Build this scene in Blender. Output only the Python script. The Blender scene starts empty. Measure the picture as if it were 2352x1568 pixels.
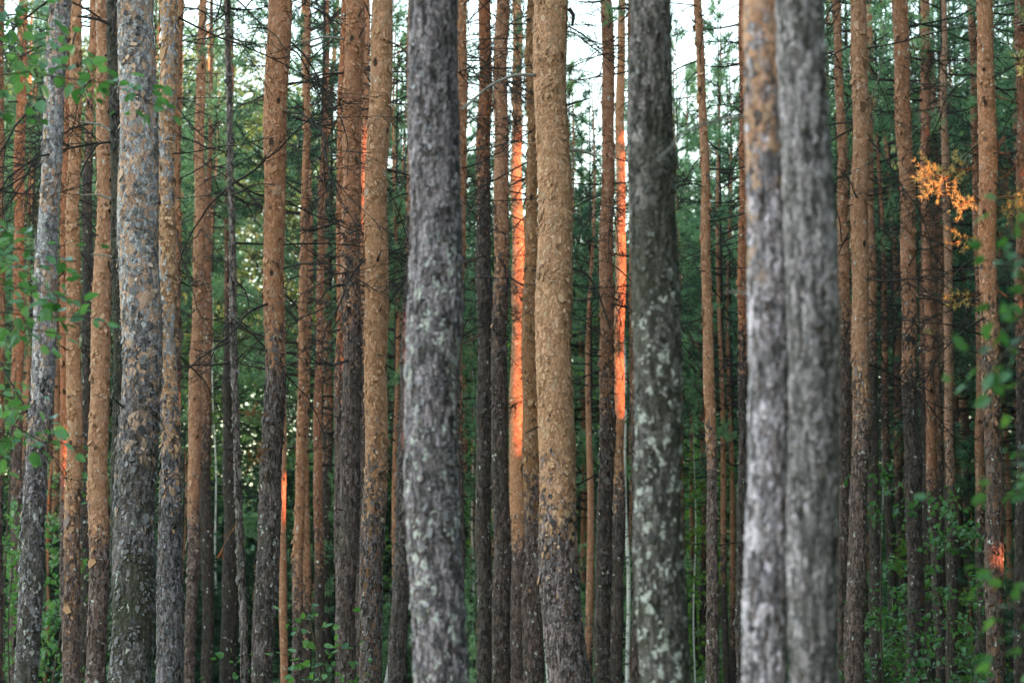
import bpy, math, random
import numpy as np
from mathutils import Vector

R = math.radians
C = bpy.context.scene.collection
S = bpy.context.scene

# ------------------------------------------------------------------ camera
CAM_Z, TILT, LENS = 1.6, R(9.0), 85.0
W0, H0 = 2352.0, 1568.0                       # pixel frame used for measuring the photograph
F0 = LENS / 36.0 * W0
cam = bpy.data.cameras.new('camera')
cam.lens = LENS; cam.sensor_width = 36; cam.clip_end = 2000; cam.clip_start = 0.2
cam.dof.use_dof = True; cam.dof.focus_distance = 27.0; cam.dof.aperture_fstop = 2.5
co = bpy.data.objects.new('camera', cam); C.objects.link(co)
co.location = (0, 0, CAM_Z); co.rotation_euler = (math.pi / 2 + TILT, 0, 0)
S.camera = co

def at(x, y, d):
    """The place at depth d (metres along +Y) seen at photo position x, y."""
    dx, dy = (x - W0 / 2) / F0, (H0 / 2 - y) / F0
    vy = math.cos(TILT) - dy * math.sin(TILT)
    vz = math.sin(TILT) + dy * math.cos(TILT)
    s = d / vy
    return np.array((dx * s, d, CAM_Z + vz * s))

def px2m(px, y, d):
    dy = (H0 / 2 - y) / F0
    return px / F0 * d / (math.cos(TILT) - dy * math.sin(TILT))

# ------------------------------------------------------------------ mesh helpers
class MB:
    """Collects vertex / face arrays and links them as one mesh."""
    def __init__(self):
        self.v = []; self.f = []; self.n = 0
    def add(self, v, f, mat=0):
        v = np.asarray(v, dtype=np.float32); f = np.asarray(f, dtype=np.int32)
        if len(v) == 0: return
        self.v.append(v); self.f.append((f + self.n, mat)); self.n += len(v)
    def mesh(self, name, mats, smooth=True):
        me = bpy.data.meshes.new(name)
        v = np.concatenate(self.v)
        me.vertices.add(len(v)); me.vertices.foreach_set('co', v.ravel())
        tot = np.concatenate([np.full(len(f), f.shape[1], np.int32) for f, m in self.f])
        mi = np.concatenate([np.full(len(f), m, np.int32) for f, m in self.f])
        lv = np.concatenate([f.ravel() for f, m in self.f])
        st = np.concatenate(([0], np.cumsum(tot)[:-1])).astype(np.int32)
        me.loops.add(len(lv)); me.loops.foreach_set('vertex_index', lv)
        me.polygons.add(len(tot)); me.polygons.foreach_set('loop_start', st)
        me.polygons.foreach_set('loop_total', tot)
        me.polygons.foreach_set('material_index', mi)
        me.polygons.foreach_set('use_smooth', np.full(len(tot), smooth))
        for m in mats: me.materials.append(m)
        me.update(calc_edges=True); me.validate()
        return me

def obj(name, me, parent=None, loc=(0, 0, 0), rot=(0, 0, 0), scale=(1, 1, 1)):
    o = bpy.data.objects.new(name, me); C.objects.link(o)
    if parent: o.parent = parent
    o.location = loc; o.rotation_euler = rot; o.scale = scale
    return o

def tag(o, label=None, cat=None, group=None, kind=None):
    if label: o['label'] = label
    if cat: o['category'] = cat
    if group: o['group'] = group
    if kind: o['kind'] = kind
    return o

def norm(a):
    return a / np.maximum(np.linalg.norm(a, axis=-1, keepdims=True), 1e-9)

def tube(pts, rad, sides=6, cap=True):
    pts = np.asarray(pts, float); rad = np.asarray(rad, float); n = len(pts)
    t = norm(np.gradient(pts, axis=0))
    ref = np.array((0, 0, 1.0)) if abs(t[:, 2]).mean() < 0.85 else np.array((1.0, 0, 0))
    a = norm(np.cross(t, ref)); b = np.cross(t, a)
    th = np.arange(sides) * 2 * math.pi / sides
    v = (pts[:, None] + rad[:, None, None] * (np.cos(th)[None, :, None] * a[:, None] + np.sin(th)[None, :, None] * b[:, None])).reshape(-1, 3)
    i = np.arange(n - 1)[:, None] * sides; j = np.arange(sides)[None, :]; k = (j + 1) % sides
    f = np.stack((i + j, i + k, i + sides + k, i + sides + j), -1).reshape(-1, 4)
    return v, f

def needles(mb, cen, dirs, k, ln, wd, rng, spread=0.9, mat=1):
    """k narrow needle faces around every twig point."""
    cen = np.repeat(np.asarray(cen), k, 0); dirs = np.repeat(np.asarray(dirs), k, 0)
    n = len(cen)
    d = norm(dirs + spread * norm(rng.normal(size=(n, 3))))
    s = norm(np.cross(d, rng.normal(size=(n, 3)))) * (wd * rng.uniform(0.6, 1.3, (n, 1)))
    l = ln * rng.uniform(0.6, 1.25, (n, 1))
    v = np.stack((cen - s * 0.5, cen + s * 0.5, cen + d * l * 0.6 + s * 0.4, cen + d * l), 1).reshape(-1, 3)
    b = np.arange(n)[:, None] * 4
    mb.add(v, np.concatenate((b, b + 1, b + 2, b + 3), 1), mat)

LEAF = np.array([(0, 0, 0), (.45, 0, -.07), (1, 0, -.10), (.06, .26, .03), (.40, .38, .05), (.74, .22, 0),
                 (.06, -.26, .03), (.40, -.38, .05), (.74, -.22, 0)], float)
LEAF_F = np.array([(0, 1, 4, 3), (1, 2, 5, 4), (0, 6, 7, 1), (1, 7, 8, 2)])
def leaves(mb, cen, dirs, size, rng, mat=1, flat=0.75):
    """broad pointed leaves: a folded nine-point blade on every place given"""
    cen = np.asarray(cen, float); n = len(cen)
    if n == 0: return
    x = norm(np.asarray(dirs, float) + rng.normal(size=(n, 3)) * 0.35 + np.array((0, 0, -0.25)))
    up = norm(np.array((0, 0, 1.0)) * flat + rng.normal(size=(n, 3)) * 0.42)
    y = norm(np.cross(up, x)); z = np.cross(x, y)
    s = size * rng.uniform(0.6, 1.2, (n, 1, 1))
    v = cen[:, None] + s * (LEAF[None, :, 0:1] * x[:, None] + LEAF[None, :, 1:2] * y[:, None] + LEAF[None, :, 2:3] * z[:, None])
    f = (np.arange(n)[:, None, None] * 9 + LEAF_F[None]).reshape(-1, 4)
    mb.add(v.reshape(-1, 3), f, mat)

# ------------------------------------------------------------------ materials
class NT:
    def __init__(self, name):
        self.m = bpy.data.materials.new(name); self.m.use_nodes = True
        self.t = self.m.node_tree; self.t.nodes.clear()
    def n(self, typ, **kw):
        nd = self.t.nodes.new(typ)
        for k, v in kw.items():
            if k == 'ins':
                for kk, vv in v.items(): self.put(nd.inputs[kk], vv)
            else: setattr(nd, k, v)
        return nd
    def put(self, sock, v):
        if isinstance(v, bpy.types.NodeSocket): self.t.links.new(v, sock)
        else: sock.default_value = v
    def math(self, op, a, b=0.0, c=None, clamp=False):
        nd = self.n('ShaderNodeMath', operation=op, use_clamp=clamp)
        self.put(nd.inputs[0], a); self.put(nd.inputs[1], b)
        if c is not None: self.put(nd.inputs[2], c)
        return nd.outputs[0]
    def ss(self, v, a, b, lo=0.0, hi=1.0):
        nd = self.n('ShaderNodeMapRange', interpolation_type='SMOOTHSTEP')
        for i, x in enumerate((v, a, b, lo, hi)): self.put(nd.inputs[i], x)
        return nd.outputs[0]
    def mix(self, f, a, b, bt='MIX'):
        nd = self.n('ShaderNodeMix', data_type='RGBA', blend_type=bt)
        self.put(nd.inputs[0], f)
        self.put(nd.inputs[6], a if not isinstance(a, tuple) else (*a, 1)[:4])
        self.put(nd.inputs[7], b if not isinstance(b, tuple) else (*b, 1)[:4])
        return nd.outputs[2]
    def ramp(self, f, stops, interp='LINEAR'):
        nd = self.n('ShaderNodeValToRGB'); cr = nd.color_ramp; cr.interpolation = interp
        while len(cr.elements) < len(stops): cr.elements.new(0.5)
        for e, (p, c) in zip(cr.elements, stops): e.position = p; e.color = (*c, 1)
        self.put(nd.inputs[0], f); return nd.outputs[0]
    def attr(self, name, vec=False):
        nd = self.n('ShaderNodeAttribute', attribute_type='OBJECT', attribute_name=name)
        return nd.outputs['Color' if vec else 'Fac']
    def noise(self, vec, scale, detail=3.0, rough=0.55):
        nd = self.n('ShaderNodeTexNoise', ins={'Vector': vec, 'Scale': scale, 'Detail': detail, 'Roughness': rough})
        return nd
    def voro(self, vec, scale, feature='F1', rand=1.0):
        nd = self.n('ShaderNodeTexVoronoi', feature=feature, ins={'Vector': vec, 'Scale': scale, 'Randomness': rand})
        return nd
    def out(self, shader, disp=None):
        o = self.n('ShaderNodeOutputMaterial')
        self.t.links.new(shader, o.inputs['Surface'])
        if disp is not None: self.t.links.new(disp, o.inputs['Displacement'])

def sep(k, col, ch):
    nd = k.n('ShaderNodeSeparateColor'); k.put(nd.inputs[0], col); return nd.outputs[ch]

def make_bark(name, displace=True):
    k = NT(name)
    tc = k.n('ShaderNodeTexCoord').outputs['Object']
    z = k.n('ShaderNodeSeparateXYZ', ins={0: tc}).outputs[2]
    seed = k.attr('seed')
    off = k.n('ShaderNodeCombineXYZ', ins={0: k.math('MULTIPLY', seed, 3.71), 1: k.math('MULTIPLY', seed, 1.37), 2: k.math('MULTIPLY', seed, 7.13)}).outputs[0]
    base = k.n('ShaderNodeVectorMath', operation='ADD', ins={0: tc, 1: off}).outputs[0]
    def stretched(sz, amt, wscale):
        m = k.n('ShaderNodeMapping'); k.put(m.inputs['Vector'], base); m.inputs['Scale'].default_value = (1, 1, sz)
        w = k.noise(base, wscale, 3.0).outputs['Color']
        w2 = k.n('ShaderNodeVectorMath', operation='SUBTRACT', ins={0: w, 1: (.5, .5, .5)}).outputs[0]
        w3 = k.n('ShaderNodeVectorMath', operation='SCALE', ins={0: w2, 'Scale': amt}).outputs[0]
        return k.n('ShaderNodeVectorMath', operation='ADD', ins={0: m.outputs[0], 1: w3}).outputs[0]
    pv = stretched(0.60, 0.075, 20.0)           # papery flakes of the upper bark
    gv = stretched(0.28, 0.08, 16.0)            # long plates of the lower bark
    big = k.noise(base, 2.2, 4.0).outputs[0]
    mid = k.noise(base, 9.0, 4.0, 0.6).outputs[0]
    stx = k.n('ShaderNodeMapping'); k.put(stx.inputs['Vector'], base); stx.inputs['Scale'].default_value = (1, 1, 0.3)
    fine = k.noise(stx.outputs[0], 60.0, 4.0, 0.65).outputs[0]
    blot = k.noise(gv, 30.0, 2.5, 0.55).outputs[0]

    # upper, flaky
    f1 = k.voro(pv, 30.0); f1e = k.voro(pv, 30.0, 'DISTANCE_TO_EDGE').outputs['Distance']
    f2 = k.voro(pv, 75.0)
    r1 = sep(k, f1.outputs['Color'], 0); r1b = sep(k, f1.outputs['Color'], 1); r2 = sep(k, f2.outputs['Color'], 0)
    hi = k.mix(1.0, k.attr('tint_upper', True), (1.10, 1.02, 1.06), 'MULTIPLY')
    tone = k.math('ADD', k.math('MULTIPLY', r1, 0.5), k.math('ADD', k.math('MULTIPLY', r2, 0.22), k.math('MULTIPLY', mid, 0.5)))
    up = k.mix(1.0, hi, k.ramp(tone, [(0.22, (.50, .45, .42)), (0.42, (.82, .79, .76)), (0.70, (1.06, 1.05, 1.03)), (0.92, (1.36, 1.42, 1.52))]), 'MULTIPLY')
    up = k.mix(k.ss(f1e, 0.0, 0.11, 0.62, 0.0), up, k.mix(0.6, hi, (.05, .025, .015)))
    flake = k.math('MULTIPLY', k.ss(r1b, 0.80, 0.86), k.ss(f1e, 0.05, 0.16))
    up = k.mix(k.math('MULTIPLY', flake, 0.55), up, (.56, .42, .31))
    # grey scales over the upper bark
    sc = k.attr('scaly')
    grey = k.ramp(k.math('ADD', k.math('MULTIPLY', r1, 0.6), k.math('MULTIPLY', fine, 0.55)),
                  [(0.18, (.08, .072, .078)), (0.36, (.29, .27, .283)), (0.60, (.50, .468, .49)), (0.90, (.72, .68, .70))])
    grey = k.mix(k.ss(f1e, 0.0, 0.10, 0.75, 0.0), grey, (.06, .05, .05))
    patch = k.math('ADD', k.math('MULTIPLY', r1b, 0.34), k.math('MULTIPLY', big, 0.9))
    pf = k.ss(k.math('SUBTRACT', k.math('ADD', sc, 0.10), patch), -0.03, 0.03)
    up = k.mix(pf, up, grey)
    # lower, furrowed
    g1 = k.voro(gv, 40.0); g1e = k.voro(gv, 40.0, 'DISTANCE_TO_EDGE').outputs['Distance']
    gr = sep(k, g1.outputs['Color'], 0); grb = sep(k, g1.outputs['Color'], 1)
    lo = k.mix(1.0, k.attr('tint_lower', True), (1.05, .975, 1.025), 'MULTIPLY')
    gt = k.math('ADD', k.math('MULTIPLY', gr, 0.40), k.math('ADD', k.math('MULTIPLY', k.math('SUBTRACT', fine, 0.30), 0.5), k.math('MULTIPLY', k.math('SUBTRACT', blot, 0.30), 1.45)))
    low = k.mix(1.0, lo, k.ramp(gt, [(0.22, (.14, .14, .135)), (0.42, (.48, .48, .475)), (0.62, (1.0, 1.0, 1.0)), (0.85, (2.1, 2.05, 2.08))]), 'MULTIPLY')
    low = k.mix(k.math('MULTIPLY', k.ss(g1e, 0.0, 0.16, 0.75, 0.0), k.ss(mid, 0.35, 0.6, 1.0, 0.35)), low, (.022, .019, .018))
    fm = k.n('ShaderNodeMapping'); k.put(fm.inputs['Vector'], base); fm.inputs['Scale'].default_value = (1, 1, 0.13)
    fn = k.noise(fm.outputs[0], 17.0, 2.5, 0.5).outputs[0]
    furrow = k.math('MULTIPLY', k.ss(k.math('ABSOLUTE', k.math('SUBTRACT', fn, 0.5)), 0.0, 0.05, 1.0, 0.0), k.ss(mid, 0.35, 0.55))
    low = k.mix(k.math('MULTIPLY', furrow, 0.75), low, (.03, .026, .024))
    rust = k.math('MULTIPLY', k.ss(grb, 0.80, 0.88), k.attr('rust'))
    low = k.mix(rust, low, (.27, .135, .075))
    moss = k.math('MULTIPLY', k.ss(k.math('ADD', big, k.math('MULTIPLY', mid, 0.3)), 0.50, 0.76), k.attr('moss'))
    line0 = k.attr('bark_line')
    moss = k.math('MULTIPLY', moss, k.ss(z, k.math('SUBTRACT', line0, 2.4), k.math('SUBTRACT', line0, 0.3), 1.0, 0.3))
    low = k.mix(moss, low, k.mix(blot, (.03, .03, .02), (.12, .122, .085)))
    # where one gives way to the other
    line = k.attr('bark_line'); soft = k.math('MULTIPLY', k.attr('bark_soft'), 1.5)
    h = k.math('DIVIDE', k.math('SUBTRACT', z, line), soft)
    h = k.math('ADD', h, k.math('ADD', k.math('MULTIPLY', k.math('SUBTRACT', big, 0.5), 2.6), k.math('MULTIPLY', k.math('SUBTRACT', r1b, 0.5), 1.3)))
    upf = k.ss(h, -0.30, 0.30)
    col = k.mix(upf, low, up)
    # knots
    kn = k.math('ADD', k.voro(stretched(0.55, 0.05, 9.0), 3.8).outputs['Distance'], k.math('MULTIPLY', k.math('SUBTRACT', mid, 0.5), 0.16))
    col = k.mix(k.math('MULTIPLY', k.ss(kn, 0.09, 0.155, 1.0, 0.0), k.math('ADD', 0.35, k.math('MULTIPLY', upf, 0.57))), col, (.02, .015, .012))
    # lichen
    lv = k.voro(stretched(0.62, 0.10, 22.0), 25.0)
    lr = sep(k, lv.outputs['Color'], 2)
    lsize = k.math('MULTIPLY', k.ss(lr, k.math('SUBTRACT', 1.0, k.attr('lichen')), 1.0, 0.0, 1.0), 0.60)
    lf = k.ss(k.math('ADD', lv.outputs['Distance'], k.math('MULTIPLY', k.math('SUBTRACT', fine, 0.5), 0.35)), k.math('MULTIPLY', lsize, 0.75), k.math('ADD', lsize, 0.001), 1.0, 0.0)
    lz = k.ss(k.math('ADD', z, k.math('MULTIPLY', k.math('SUBTRACT', big, 0.5), 1.6)), k.math('SUBTRACT', k.attr('lichen_top'), 0.35), k.attr('lichen_top'), 1.0, 0.0)
    lf = k.math('MULTIPLY', k.math('MULTIPLY', lf, lz), k.ss(lsize, 0.0, 0.02))
    lf = k.math('MULTIPLY', lf, k.ss(fine, 0.25, 0.5, 0.55, 1.0))
    col = k.mix(lf, col, (.68, .675, .625))
    # relief
    hu = k.math('ADD', k.math('MULTIPLY', k.ss(f1e, 0.0, 0.16), 0.45), k.math('ADD', k.math('MULTIPLY', r1, 0.5), k.math('MULTIPLY', r2, 0.22)))
    hl = k.math('ADD', k.math('MULTIPLY', k.ss(g1e, 0.0, 0.22), 1.0), k.math('ADD', k.math('MULTIPLY', gr, 0.5), k.math('MULTIPLY', blot, 2.2)))
    hh = k.math('ADD', k.math('MULTIPLY', upf, k.math('MULTIPLY', k.math('SUBTRACT', hu, 0.8), 0.0095)), k.math('MULTIPLY', k.math('SUBTRACT', 1.0, upf), k.math('MULTIPLY', k.math('SUBTRACT', hl, 2.1), 0.0065)))
    hh = k.math('ADD', hh, k.math('MULTIPLY', k.math('SUBTRACT', fine, 0.5), 0.005))
    hh = k.math('ADD', hh, k.math('MULTIPLY', lf, 0.002))
    hh = k.math('SUBTRACT', hh, k.math('MULTIPLY', k.math('MULTIPLY', furrow, k.math('SUBTRACT', 1.0, upf)), 0.008))
    p = k.n('ShaderNodeBsdfPrincipled', ins={'Base Color': col, 'Roughness': 0.86, 'Specular IOR Level': 0.22})
    if displace:
        d = k.n('ShaderNodeDisplacement', ins={'Height': hh, 'Midlevel': 0.0, 'Scale': 1.0})
        k.out(p.outputs[0], d.outputs[0]); k.m.displacement_method = 'BOTH'
    else:
        b = k.n('ShaderNodeBump', ins={'Height': hh, 'Distance': 1.0, 'Strength': 0.9})
        k.t.links.new(b.outputs[0], p.inputs['Normal']); k.out(p.outputs[0])
    return k.m

def flake_mat(name, tint, stops):
    k = NT(name); rnd = k.n('ShaderNodeNewGeometry').outputs['Random Per Island']
    c = k.mix(1.0, k.attr(tint, True), k.ramp(rnd, stops), 'MULTIPLY')
    p = k.n('ShaderNodeBsdfPrincipled', ins={'Base Color': c, 'Roughness': 0.8, 'Specular IOR Level': 0.25}); k.out(p.outputs[0]); return k.m
FLAKE_U = flake_mat('upper_bark_flake', 'tint_upper', [(0, (.22, .20, .19)), (.16, (.55, .5, .47)), (.34, (.88, .84, .80)), (.8, (1.1, 1.08, 1.06)), (1, (1.45, 1.55, 1.7))])
FLAKE_L = flake_mat('lower_bark_flake', 'tint_lower', [(0, (.25, .25, .25)), (.4, (.65, .65, .65)), (.85, (1.05, 1.05, 1.05)), (1, (1.5, 1.5, 1.55))])

def flakes(mb, v, z, zlo, zhi, line, soft, per_m2, rng, size, mats):
    """small loose plates of bark standing a little off the stem"""
    n, s = v.shape[:2]
    i0, i1 = np.searchsorted(z, zlo), min(np.searchsorted(z, zhi), n - 3)
    circ = np.linalg.norm(v[i0, 0] - v[i0, s // 2]) * math.pi
    N = int(per_m2 * circ * (z[i1] - z[i0]))
    i = rng.integers(i0, i1, N); j = rng.integers(0, s, N)
    a = j / s * 6.283; zz = z[i]; q0 = rng.uniform(0, 6.28, 4)      # they sit in patches, with smooth bark between
    m = np.sin(zz * 4.1 + 2 * a + q0[0]) + np.sin(zz * 7.7 - a * 3 + q0[1]) + 0.8 * np.sin(zz * 15 + a + q0[2]) + rng.normal(size=N) * .7
    i = i[m > -.2]; j = j[m > -.2]; N = len(i)
    p = v[i, j]; cen = v[i].mean(1)
    out = p - cen; out[:, 2] = 0; out = norm(out); up = np.tile((0, 0, 1.0), (N, 1)); sd = np.cross(up, out)
    big = np.exp(rng.normal(size=(N, 1)) * .4); w = size * big * rng.uniform(.35, 1, (N, 1)); h = size * big * rng.uniform(.5, 1.8, (N, 1))
    lift = rng.uniform(.004, .020, (N, 1)) * (size / .02)
    sl = rng.normal(size=(N, 1)) * .3
    def pt(a, b, c): return p + sd * (w * (a + rng.uniform(-.25, .25, (N, 1)) + sl * b)) + up * h * (b + rng.uniform(-.15, .15, (N, 1))) + out * (lift * c + .004)
    q = np.stack((pt(-.5, .5, 0.1), pt(-.6, -.05, .7), pt(-.15, -.5, 1.1), pt(.35, -.45, 1.0), pt(.6, .1, .6), pt(.3, .55, 0.1)), 1)
    upper = ((z[i] - line) / soft + rng.normal(size=N) * .9) > 0
    b = np.arange(N)[:, None] * 6
    f = np.concatenate((np.concatenate((b, b + 1, b + 4, b + 5), 1), np.concatenate((b + 1, b + 2, b + 3, b + 4), 1)), 0)
    g = np.concatenate((upper, upper))
    base = mb.n
    mb.v.append(q.reshape(-1, 3).astype(np.float32)); mb.n += 6 * N
    mb.f.append(((f[g] + base).astype(np.int32), mats[0])); mb.f.append(((f[~g] + base).astype(np.int32), mats[1]))

def simple(name, col, rough=0.85, var=0.4, scale=20.0, spec=0.25):
    k = NT(name)
    tc = k.n('ShaderNodeTexCoord').outputs['Object']
    n = k.noise(tc, scale, 4.0, 0.6).outputs[0]
    lo = tuple(c * (1 - var) for c in col); hi = tuple(c * (1 + var) for c in col)
    p = k.n('ShaderNodeBsdfPrincipled', ins={'Base Color': k.ramp(n, [(0.3, lo), (0.7, hi)]), 'Roughness': rough, 'Specular IOR Level': spec})
    b = k.n('ShaderNodeBump', ins={'Height': n, 'Distance': 0.004, 'Strength': 0.6}); k.t.links.new(b.outputs[0], p.inputs['Normal'])
    k.out(p.outputs[0]); return k.m

def leafy(name, stops, trans, rough=0.5, spec=0.35, tmix=0.35):
    """foliage: colour varies from leaf to leaf and from clump to clump; part of the light passes through the blade"""
    k = NT(name)
    tc = k.n('ShaderNodeTexCoord').outputs['Object']
    rnd = k.n('ShaderNodeNewGeometry').outputs['Random Per Island']
    orr = k.n('ShaderNodeObjectInfo').outputs['Random']
    n = k.noise(tc, 0.9, 2.0).outputs[0]
    f = k.math('ADD', k.math('MULTIPLY', rnd, 0.5), k.math('ADD', k.math('MULTIPLY', n, 0.5), k.math('SUBTRACT', k.math('MULTIPLY', orr, 0.55), 0.15)))
    col = k.ramp(f, stops)
    p = k.n('ShaderNodeBsdfPrincipled', ins={'Base Color': col, 'Roughness': rough, 'Specular IOR Level': spec})
    t = k.n('ShaderNodeBsdfTranslucent', ins={'Color': k.mix(1.0, col, trans, 'MULTIPLY')})
    m = k.n('ShaderNodeMixShader'); k.put(m.inputs[0], tmix)
    k.t.links.new(p.outputs[0], m.inputs[1]); k.t.links.new(t.outputs[0], m.inputs[2])
    k.out(m.outputs[0]); return k.m

def make_birch():
    k = NT('birch_bark')
    tc = k.n('ShaderNodeTexCoord').outputs['Object']
    m = k.n('ShaderNodeMapping'); k.put(m.inputs['Vector'], tc); m.inputs['Scale'].default_value = (1, 1, 3.0)
    a = k.noise(m.outputs[0], 4.0, 4.0, 0.7).outputs[0]; b = k.noise(tc, 1.1, 3.0).outputs[0]
    c = k.mix(k.ss(a, 0.56, 0.64), (.70, .68, .64), (.05, .045, .04))
    c = k.mix(k.ss(b, 0.56, 0.70), c, (.16, .14, .12))
    p = k.n('ShaderNodeBsdfPrincipled', ins={'Base Color': c, 'Roughness': 0.7, 'Specular IOR Level': 0.25}); k.out(p.outputs[0]); return k.m

BARK = make_bark('pine_bark'); BARK_FAR = make_bark('pine_bark_far', False)
BIRCH = make_birch()
TWIG = simple('dead_twig', (.036, .031, .028), 0.9, 0.45, 14)
PALE = simple('pale_dead_wood', (.24, .22, .19), 0.85, 0.4, 18)
NEEDLE = leafy('pine_needles', [(0.2, (.04, .09, .065)), (0.52, (.10, .205, .135)), (0.95, (.28, .44, .23))], (1.3, 1.4, 1.0), 0.5, 0.3, 0.40)
NEEDLE_L = leafy('young_pine_needles', [(0.2, (.10, .19, .12)), (0.55, (.23, .37, .24)), (0.95, (.40, .55, .36))], (1.3, 1.4, 0.9), 0.5, 0.3, 0.45)
YELLOW = leafy('yellowed_needles', [(0.2, (.50, .34, .10)), (0.6, (.66, .50, .18)), (0.95, (.78, .66, .30))], (1.2, 1.0, 0.7), 0.55, 0.3, 0.3)
RUSTN = leafy('rust_brown_needles', [(0.2, (.16, .06, .025)), (0.6, (.26, .11, .04)), (0.95, (.34, .17, .06))], (1.2, 1.0, 0.7), 0.6, 0.2, 0.3)
LEAFM = leafy('green_leaf', [(0.2, (.045, .125, .045)), (0.6, (.085, .205, .080)), (0.95, (.15, .30, .115))], (1.5, 1.6, 0.6), 0.42, 0.45, 0.35)
LEAFB = leafy('bright_leaf', [(0.2, (.055, .155, .060)), (0.6, (.115, .265, .115)), (0.95, (.20, .38, .18))], (1.5, 1.6, 0.7), 0.38, 0.5, 0.35)
LEAFL = leafy('light_green_leaf', [(0.2, (.06, .14, .03)), (0.6, (.11, .23, .05)), (0.95, (.20, .32, .08))], (1.5, 1.5, 0.6), 0.45, 0.4, 0.42)
STEM = simple('sapling_stem', (.075, .062, .048), 0.85, 0.4, 30)

# ------------------------------------------------------------------ sky and sun
SUN_AZ, SUN_EL = R(122), R(9.0)
SD = np.array((math.sin(SUN_AZ) * math.cos(SUN_EL), math.cos(SUN_AZ) * math.cos(SUN_EL), math.sin(SUN_EL)))
w = bpy.data.worlds.new('World'); S.world = w; w.use_nodes = True
nt = w.node_tree; bg = nt.nodes['Background']
sky = nt.nodes.new('ShaderNodeTexSky'); sky.sky_type = 'NISHITA'; sky.sun_disc = False
sky.sun_elevation = SUN_EL; sky.sun_rotation = SUN_AZ
sky.air_density = 1.25; sky.dust_density = 2.0; sky.ozone_density = 0.6
nt.links.new(sky.outputs[0], bg.inputs[0]); bg.inputs[1].default_value = 0.15
sl = bpy.data.lights.new('sun', 'SUN'); sl.energy = 2.2; sl.angle = R(0.5); sl.color = (1.0, 0.32, 0.16)
so = bpy.data.objects.new('sun', sl); C.objects.link(so)
so.rotation_euler = Vector(-SD).to_track_quat('-Z', 'Y').to_euler()
so.location = (30, -20, 40)
S.view_settings.view_transform = 'Standard'; S.view_settings.look = 'None'; S.view_settings.gamma = 1
S.view_settings.exposure = 3.15
cy = S.cycles
cy.max_bounces = 8; cy.diffuse_bounces = 6; cy.glossy_bounces = 2; cy.transmission_bounces = 3; cy.transparent_max_bounces = 4
cy.sample_clamp_indirect = 6.0; cy.caustics_reflective = False; cy.caustics_refractive = False
cy.use_adaptive_sampling = True; cy.adaptive_threshold = 0.012; cy.use_denoising = True

# ------------------------------------------------------------------ ground
def ground():
    n = 121; ax = np.sign(np.linspace(-1, 1, n)) * np.abs(np.linspace(-1, 1, n)) ** 2 * 900
    X, Y = np.meshgrid(ax, ax + 0.0, indexing='ij')
    Z = 0.06 * np.sin(X * .31) * np.cos(Y * .27) - 0.06
    v = np.stack((X, Y, Z), -1).reshape(-1, 3)
    i, j = np.meshgrid(np.arange(n - 1), np.arange(n - 1), indexing='ij'); a = (i * n + j).ravel()
    mb = MB(); mb.add(v, np.stack((a, a + n, a + n + 1, a + 1), 1))
    k = NT('forest_floor'); tc = k.n('ShaderNodeTexCoord').outputs['Object']
    c = k.ramp(k.noise(tc, 0.8, 8.0, 0.7).outputs[0], [(0.3, (.035, .028, .018)), (0.5, (.075, .055, .032)), (0.62, (.04, .065, .022)), (0.8, (.07, .10, .035))])
    nb = k.noise(tc, 14.0, 5.0, 0.7).outputs[0]
    p = k.n('ShaderNodeBsdfPrincipled', ins={'Base Color': c, 'Roughness': 0.95})
    b = k.n('ShaderNodeBump', ins={'Height': nb, 'Distance': 0.05}); k.t.links.new(b.outputs[0], p.inputs['Normal']); k.out(p.outputs[0])
    tag(obj('ground', mb.mesh('ground', [k.m])), kind='structure')
ground()

# ------------------------------------------------------------------ branch, crown templates
def curve(p0, d0, L, n, rng, bend, wob=0.06):
    """a bent branch line: starts along d0 and turns by the vector bend on the way"""
    pts = [np.array(p0, float)]; d = np.array(d0, float)
    for i in range(n):
        d = d + np.asarray(bend) / n + rng.normal(size=3) * wob
        d = d / np.linalg.norm(d)
        pts.append(pts[-1] + d * L / n)
    return np.array(pts)

def side_dir(t, rng, ang):
    p = np.cross(t, rng.normal(size=3)); p /= np.linalg.norm(p)
    d = t * math.cos(ang) + p * math.sin(ang)
    d[2] *= 0.75
    return d / np.linalg.norm(d)

def add_twigs(mb, pts, L, rng, r0, dens, depth, tufts=None, mat=0, start=0.22, sub=True):
    """side twigs along a branch line; where tufts is a list, needle places are collected"""
    n = len(pts) - 1
    cnt = max(2, int(dens * L))
    for i in range(cnt):
        u = rng.uniform(start, 1.0) * n; a = min(int(u), n - 1); p = pts[a] + (pts[a + 1] - pts[a]) * (u - a)
        t = norm(pts[a + 1] - pts[a])
        l = L * rng.uniform(0.18, 0.42) * (1.1 - 0.5 * u / n)
        d = side_dir(t, rng, rng.uniform(0.6, 1.15))
        q = curve(p, d, l, 4, rng, t * 0.35 + np.array((0, 0, rng.uniform(-.35, .35))), 0.10)
        mb.add(*tube(q, np.linspace(r0, r0 * 0.45, 5), 3), mat)
        if tufts is not None:
            m = max(2, int(l / 0.075))
            for s in np.linspace(0.35, 1.0, m) * 4:
                b = min(int(s), 3); tufts.append((q[b] + (q[b + 1] - q[b]) * (s - b), norm(q[b + 1] - q[b])))
        if depth > 0:
            add_twigs(mb, q, l, rng, r0 * 0.65, dens * 1.6, depth - 1, tufts, mat, 0.2)

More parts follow.
